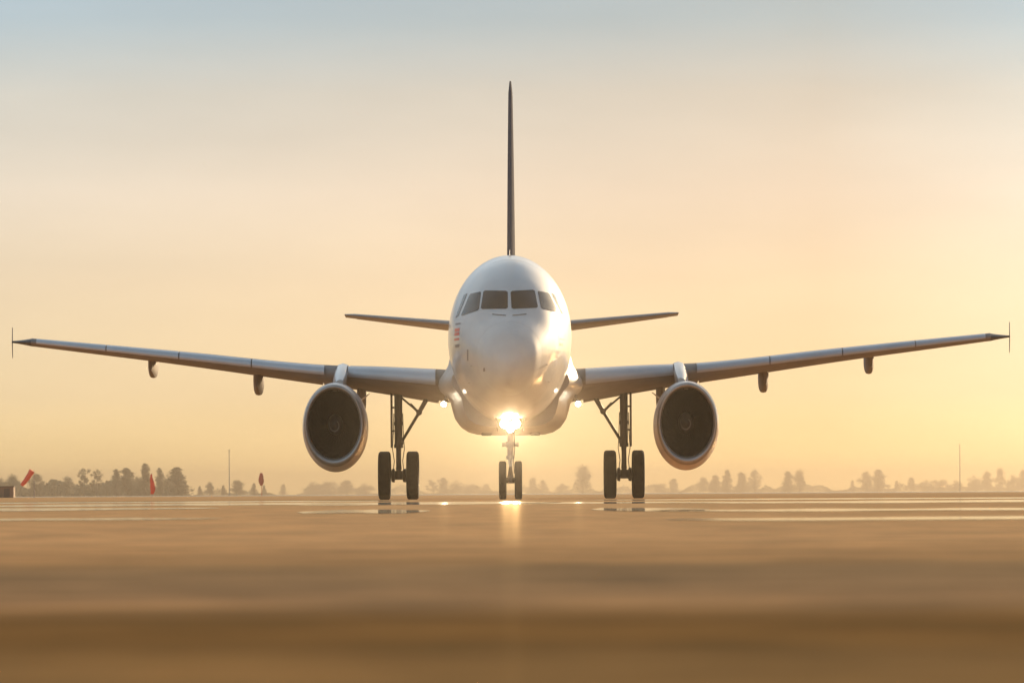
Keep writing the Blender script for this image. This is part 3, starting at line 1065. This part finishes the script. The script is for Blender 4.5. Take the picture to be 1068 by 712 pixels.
LT = [(1, 497, 3096, 'bushy', 16, 'bushy tree cut by the left frame edge above the brown hut'),
      (13, 494, 3024, 'round', 17, 'rounded tree rising just behind the low brown hut'),
      (38, 493, 3168, 'round', 20, 'rounded tree directly behind the slanting red windsock'),
      (52, 506, 3240, 'bushy', 18, 'low bushy tree just right of the slanting windsock'),
      (70, 496, 3060, 'round', 18, 'rounded tree midway between the windsock and the twin loose trees'),
      (88, 489, 3132, 'loose', 13, 'loose open tree, left one of the two with sky showing through'),
      (101, 489, 3150, 'loose', 13, 'loose open tree, right one of the two with sky showing through'),
      (110, 505, 3096, 'bushy', 12, 'low bush tree at the left foot of the tall dense block'),
      (121, 487, 3042, 'poplar', 12, 'narrow dense tree at the left end of the tall block'),
      (132, 486, 3060, 'poplar', 16, 'wide dense tree second from the left in the tall block'),
      (151, 481, 3078, 'poplar', 13, 'tallest narrow tree of the left tree line, above the red furled flag'),
      (143, 492, 3168, 'bushy', 14, 'dense tree filling the gap left of the tallest one'),
      (167, 486, 3096, 'poplar', 9, 'slender tree just right of the red furled flag'),
      (175, 492, 3168, 'bushy', 12, 'lower dense tree between the slender one and the end one'),
      (184, 485, 3060, 'poplar', 20, 'broad tapering tree ending the left tree line on its right')]
for px, ty, d, kd, w, lab in LT:
    place_tree(px, ty, d, kd, lab, GL, w * 1.35)
for px, ty, d, kd, w, lab in [
      (208.5, 506, 3949, 'poplar', 6, 'tiny narrow tree, first after the tall tree line'),
      (219, 502, 3803, 'round', 13, 'small rounded tree left of the thin mast'),
      (233, 505, 4095, 'poplar', 7, 'small narrow tree touching the thin mast on its left'),
      (247, 500, 3803, 'round', 20, 'widest small tree just right of the thin mast'),
      (265, 503, 3949, 'poplar', 9, 'small upright tree left of the distant red pennant'),
      (275.5, 505, 4154, 'poplar', 5, 'slim tree right behind the distant red pennant'),
      (295, 504, 6729, 'poplar', 8, 'faint upright tree between the red pennant and the left engine')]:
    place_tree(px, ty, d, kd, lab, 'small trees beside the thin mast', w)
FT = [(326, 501, 6669, 'bushy', 20), (343, 499, 6669, 'bushy', 22), (362, 500, 6545, 'round', 18), (380, 503, 6916, 'bushy', 20),
      (452, 500, 6916, 'loose', 14), (463, 497, 6792, 'poplar', 10), (476, 499, 6916, 'bushy', 16), (491, 502, 7163, 'bushy', 18),
      (507, 504, 7163, 'round', 12), (556, 497, 6669, 'poplar', 10), (566, 500, 6916, 'round', 12),
      (586, 503, 7410, 'bushy', 14), (608, 484, 5681, 'round', 22), (688, 502, 7163, 'bushy', 16), (702, 498, 6916, 'poplar', 10),
      (733, 497, 6422, 'round', 14), (746, 494, 6175, 'poplar', 12), (758, 488, 6051, 'poplar', 10), (773, 491, 6175, 'poplar', 12), (787, 489, 6175, 'round', 17),
      (822, 490, 5804, 'poplar', 11), (834, 489, 5804, 'round', 17), (903, 491, 6175, 'round', 15), (917, 488, 6051, 'poplar', 15),
      (889, 500, 7163, 'poplar', 5), (935, 500, 7163, 'poplar', 5), (950, 497, 6669, 'round', 10), (966, 499, 6916, 'bushy', 16),
      (981, 497, 6916, 'bushy', 18), (996, 500, 6916, 'bushy', 14), (1016, 494, 6545, 'bushy', 18), (1030, 491, 6422, 'round', 14), (1043, 487, 6422, 'round', 13), (1056, 493, 6545, 'bushy', 16), (1067, 489, 6422, 'round', 14)]
def where(px):
    anchors = [(348, 'behind the left engine'), (415, 'behind the left main gear'), (478, 'left of the nose gear'), (532, 'beside the nose gear'),
               (590, 'left of the right main gear'), (651, 'behind the right main gear'), (716, 'below the right engine'), (774, 'just beyond the right engine'),
               (828, 'below the right inner fairing'), (903, 'below the right outer fairing'), (960, 'left of the right mast'), (1040, 'right of the right mast')]
    return min(anchors, key=lambda a: abs(a[0] - px))[1]
from collections import defaultdict
byw = defaultdict(list)
for i, f in enumerate(FT): byw[where(f[0])].append(i)
ordn = ['first', 'second', 'third', 'fourth', 'fifth', 'sixth', 'seventh']
look = {'bushy': 'pale hazy low bushy tree', 'round': 'pale hazy rounded tree', 'poplar': 'pale hazy narrow tree', 'loose': 'pale hazy loose tree'}
for i, (px, ty, d, kd, w) in enumerate(FT):
    wn_ = where(px); grp = byw[wn_]
    lab = look[kd] + ' ' + wn_ + (', ' + ordn[grp.index(i)] + ' from left' if len(grp) > 1 else '')
    place_tree(px, ty, d, kd, lab, 'faint trees far across the airfield', w * 1.3)

# low scrub that runs along the foot of the tree lines, too dense to count
def scrub(px0, px1, d, hpx, seed, label):
    rnd = random.Random(seed)
    bm = bmesh.new()
    x0, _ = XZ(px0, 510, d); x1, _ = XZ(px1, 510, d)
    h0 = hpx * d / FPX
    n = int((px1 - px0) * 60)
    for _ in range(n):
        x = rnd.uniform(x0, x1)
        h = h0 * max(.15, .62 + 1.5 * noise.noise(Vector((x / h0 * .22, seed, 0))) + .5 * noise.noise(Vector((x / h0 * .8, seed, 3))))
        edge = min(1, (x - x0) / (h0 * 2), (x1 - x) / (h0 * 2)); h *= max(.1, edge); h *= 1 + .35 * noise.noise(Vector((x / h0 * 3.1, seed, 8)))
        p = Vector((x, rnd.uniform(-h0, h0), rnd.uniform(0, 1) ** .8 * h))
        s_ = h0 * rnd.uniform(.03, .09)
        n1 = Vector((rnd.gauss(0, 1), rnd.gauss(0, 1), rnd.gauss(0, 1))).normalized(); n2 = n1.orthogonal().normalized()
        bm.faces.new([bm.verts.new(q) for q in (p - n1 * s_, p + n2 * s_ * .7, p + n1 * s_, p - n2 * s_ * .7)])
    o = obj('scrub', bm, M['leafA'], smooth=False)
    o.location = (0, CAMY + d, 0)
    tag(o, label, 'scrub', kind='stuff')
scrub(-30, 197, 3200, 23, 1, 'low dark scrub along the foot of the left tree line')
scrub(202, 288, 4100, 6, 2, 'thin low scrub under the small trees beside the mast')
scrub(310, 700, 6600, 7, 3, 'pale hazy scrub along the horizon behind the aircraft')
scrub(700, 1100, 6300, 8, 4, 'pale hazy scrub along the horizon right of the aircraft')

# ------------------------------------------------------------------ airfield furniture
M['pole'] = mat('galvanised_pole', (.22, .20, .18), .6)
M['sock'] = mat('windsock_fabric', (.62, .09, .05), .8, noise_amt=.2, noise_scale=1.5)
M['hut'] = mat('brown_hut_wall', (.20, .13, .08), .8, noise_amt=.25, noise_scale=1.0)
M['hutroof'] = mat('hut_roof_felt', (.08, .065, .05), .9)
# slanting windsock
d = 620
x, z = XZ(22, 514, d)
t = tag(empty('windsock', (x, CAMY + d, 0)), 'red fabric windsock hanging slanted on a pole in front of the left trees', 'windsock')
sx0, sz0 = XZ(33.5, 490.5, d); sx1, sz1 = XZ(22.5, 506, d)
bm = bmesh.new()
tube(bm, (sx0 - x + .25, 0, 0), (sx0 - x + .25, 0, sz0), .05, .03, n=8)
obj('pole', bm, M['pole'], t)
bm = bmesh.new()
rings = []
for i in range(9):
    q = i / 8
    c = Vector((sx0 - x + (sx1 - sx0) * q, 0, sz0 + (sz1 - sz0) * q - .12 * math.sin(PI * q)))
    r = .46 - .16 * q + .03 * math.sin(i * 2.3)
    a = Vector((sx1 - sx0, 0, sz1 - sz0)).normalized(); b = Vector((0, 1, 0)); cc = a.cross(b)
    rings.append([c + b * r * math.cos(2*PI*k/14) + cc * r * .8 * math.sin(2*PI*k/14) for k in range(14)])
loft(bm, rings)
obj('sock', bm, M['sock'], t)
# furled flag
d = 560
x, z = XZ(158.5, 494, d)
t = tag(empty('furled_flag', (x, CAMY + d, 0)), 'tall red flag furled round its pole in front of the tallest left trees', 'flag')
bm = bmesh.new()
tube(bm, (0, 0, 0), (0, 0, z + .1), .035, .025, n=8)
obj('pole', bm, M['pole'], t)
bm = bmesh.new()
rings = []
for i in range(13):
    q = i / 12
    zz = .35 + (z - .35) * q
    r = .06 + .24 * math.sin(PI * min(1, .15 + q * .85)) ** 1.2 * (1 - .5 * q)
    rings.append([Vector((.08 * math.sin(q * 5) + r * (1 + .25 * math.sin(3 * k + q * 8)) * math.cos(2*PI*k/14), r * .8 * math.sin(2*PI*k/14), zz)) for k in range(14)])
loft(bm, rings)
obj('cloth', bm, M['sock'], t)
# distant pennant
d = 900
x, z = XZ(273, 493, d)
t = tag(empty('pennant', (x, CAMY + d, 0)), 'small limp red pennant at the top of a thin pole among the small trees', 'flag')
bm = bmesh.new()
tube(bm, (0, 0, 0), (0, 0, z), .06, .045, n=8)
obj('pole', bm, M['sock'], t)
bm = bmesh.new()
rings = []
for i in range(9):
    q = i / 8
    zz = z * .45 + z * .55 * q
    r = .08 + .36 * math.sin(PI * (.1 + .8 * q))
    rings.append([Vector((-.1 + r * (1 + .2 * math.sin(2 * k + q * 6)) * math.cos(2*PI*k/12), r * .7 * math.sin(2*PI*k/12), zz)) for k in range(12)])
loft(bm, rings)
obj('cloth', bm, M['sock'], t)
# masts
for px, ty, d, lab in ((239, 469, 1800, 'thin tall pole rising above the small trees on the left'), (1001, 463, 3000, 'slender pale pole rising above the faint trees on the far right')):
    x, z = XZ(px, ty, d)
    t = tag(empty('light_mast', (x, CAMY + d, 0)), lab, 'mast', 'thin masts on the airfield')
    bm = bmesh.new()
    tube(bm, (0, 0, 0), (0, 0, z), .11 * d / 1000, .06 * d / 1000, n=8)
    obj('pole', bm, M['pole'], t)
    for zz, sz_ in ((z - .1, (.75, .3, .22)), (z - .75, (.5, .25, .15))):
        bm = bmesh.new()
        box(bm, (0, 0, zz), sz_, bev=.04)
        obj('lamp_head', bm, M['pole'], t)
# hut
d = 700
x0, zt = XZ(-8, 513.5, d); x1, _ = XZ(15, 513.5, d)
_, zt = XZ(15, 512.0, d)
zt = max(zt, 1.5)
t = tag(empty('hut', ((x0 + x1) / 2, CAMY + d, 0)), 'low brown flat roofed hut at the left edge in front of the trees', 'hut')
w = x1 - x0
bm = bmesh.new(); box(bm, (0, 0, zt / 2), (w, 2.4, zt), bev=.02); obj('wall', bm, M['hut'], t, smooth=False)
bm = bmesh.new(); box(bm, (0, 0, zt + .06), (w + .2, 2.6, .12), bev=.02); obj('roof', bm, M['hutroof'], t, smooth=False)
bm = bmesh.new(); box(bm, (w * .2, -1.22, zt * .44), (.8, .06, zt * .85), bev=.01); obj('door', bm, M['hutroof'], t, smooth=False)

# ------------------------------------------------------------------ haze over the whole airfield
m = bpy.data.materials.new('haze')
m.use_nodes = True
nt = m.node_tree
nt.nodes.clear()
out = nt.nodes.new('ShaderNodeOutputMaterial')
pv = nt.nodes.new('ShaderNodeVolumePrincipled')
pv.inputs['Color'].default_value = (0.72, 0.615, 0.50, 1)
pv.inputs['Density'].default_value = 0.00022
pv.inputs['Anisotropy'].default_value = 0.96
nt.links.new(pv.outputs[0], out.inputs['Volume'])
bm = bmesh.new()
box(bm, (0, 4200, 19.5), (12400, 10200, 41.0))
hz = tag(obj('haze', bm, m, smooth=False), kind='stuff')
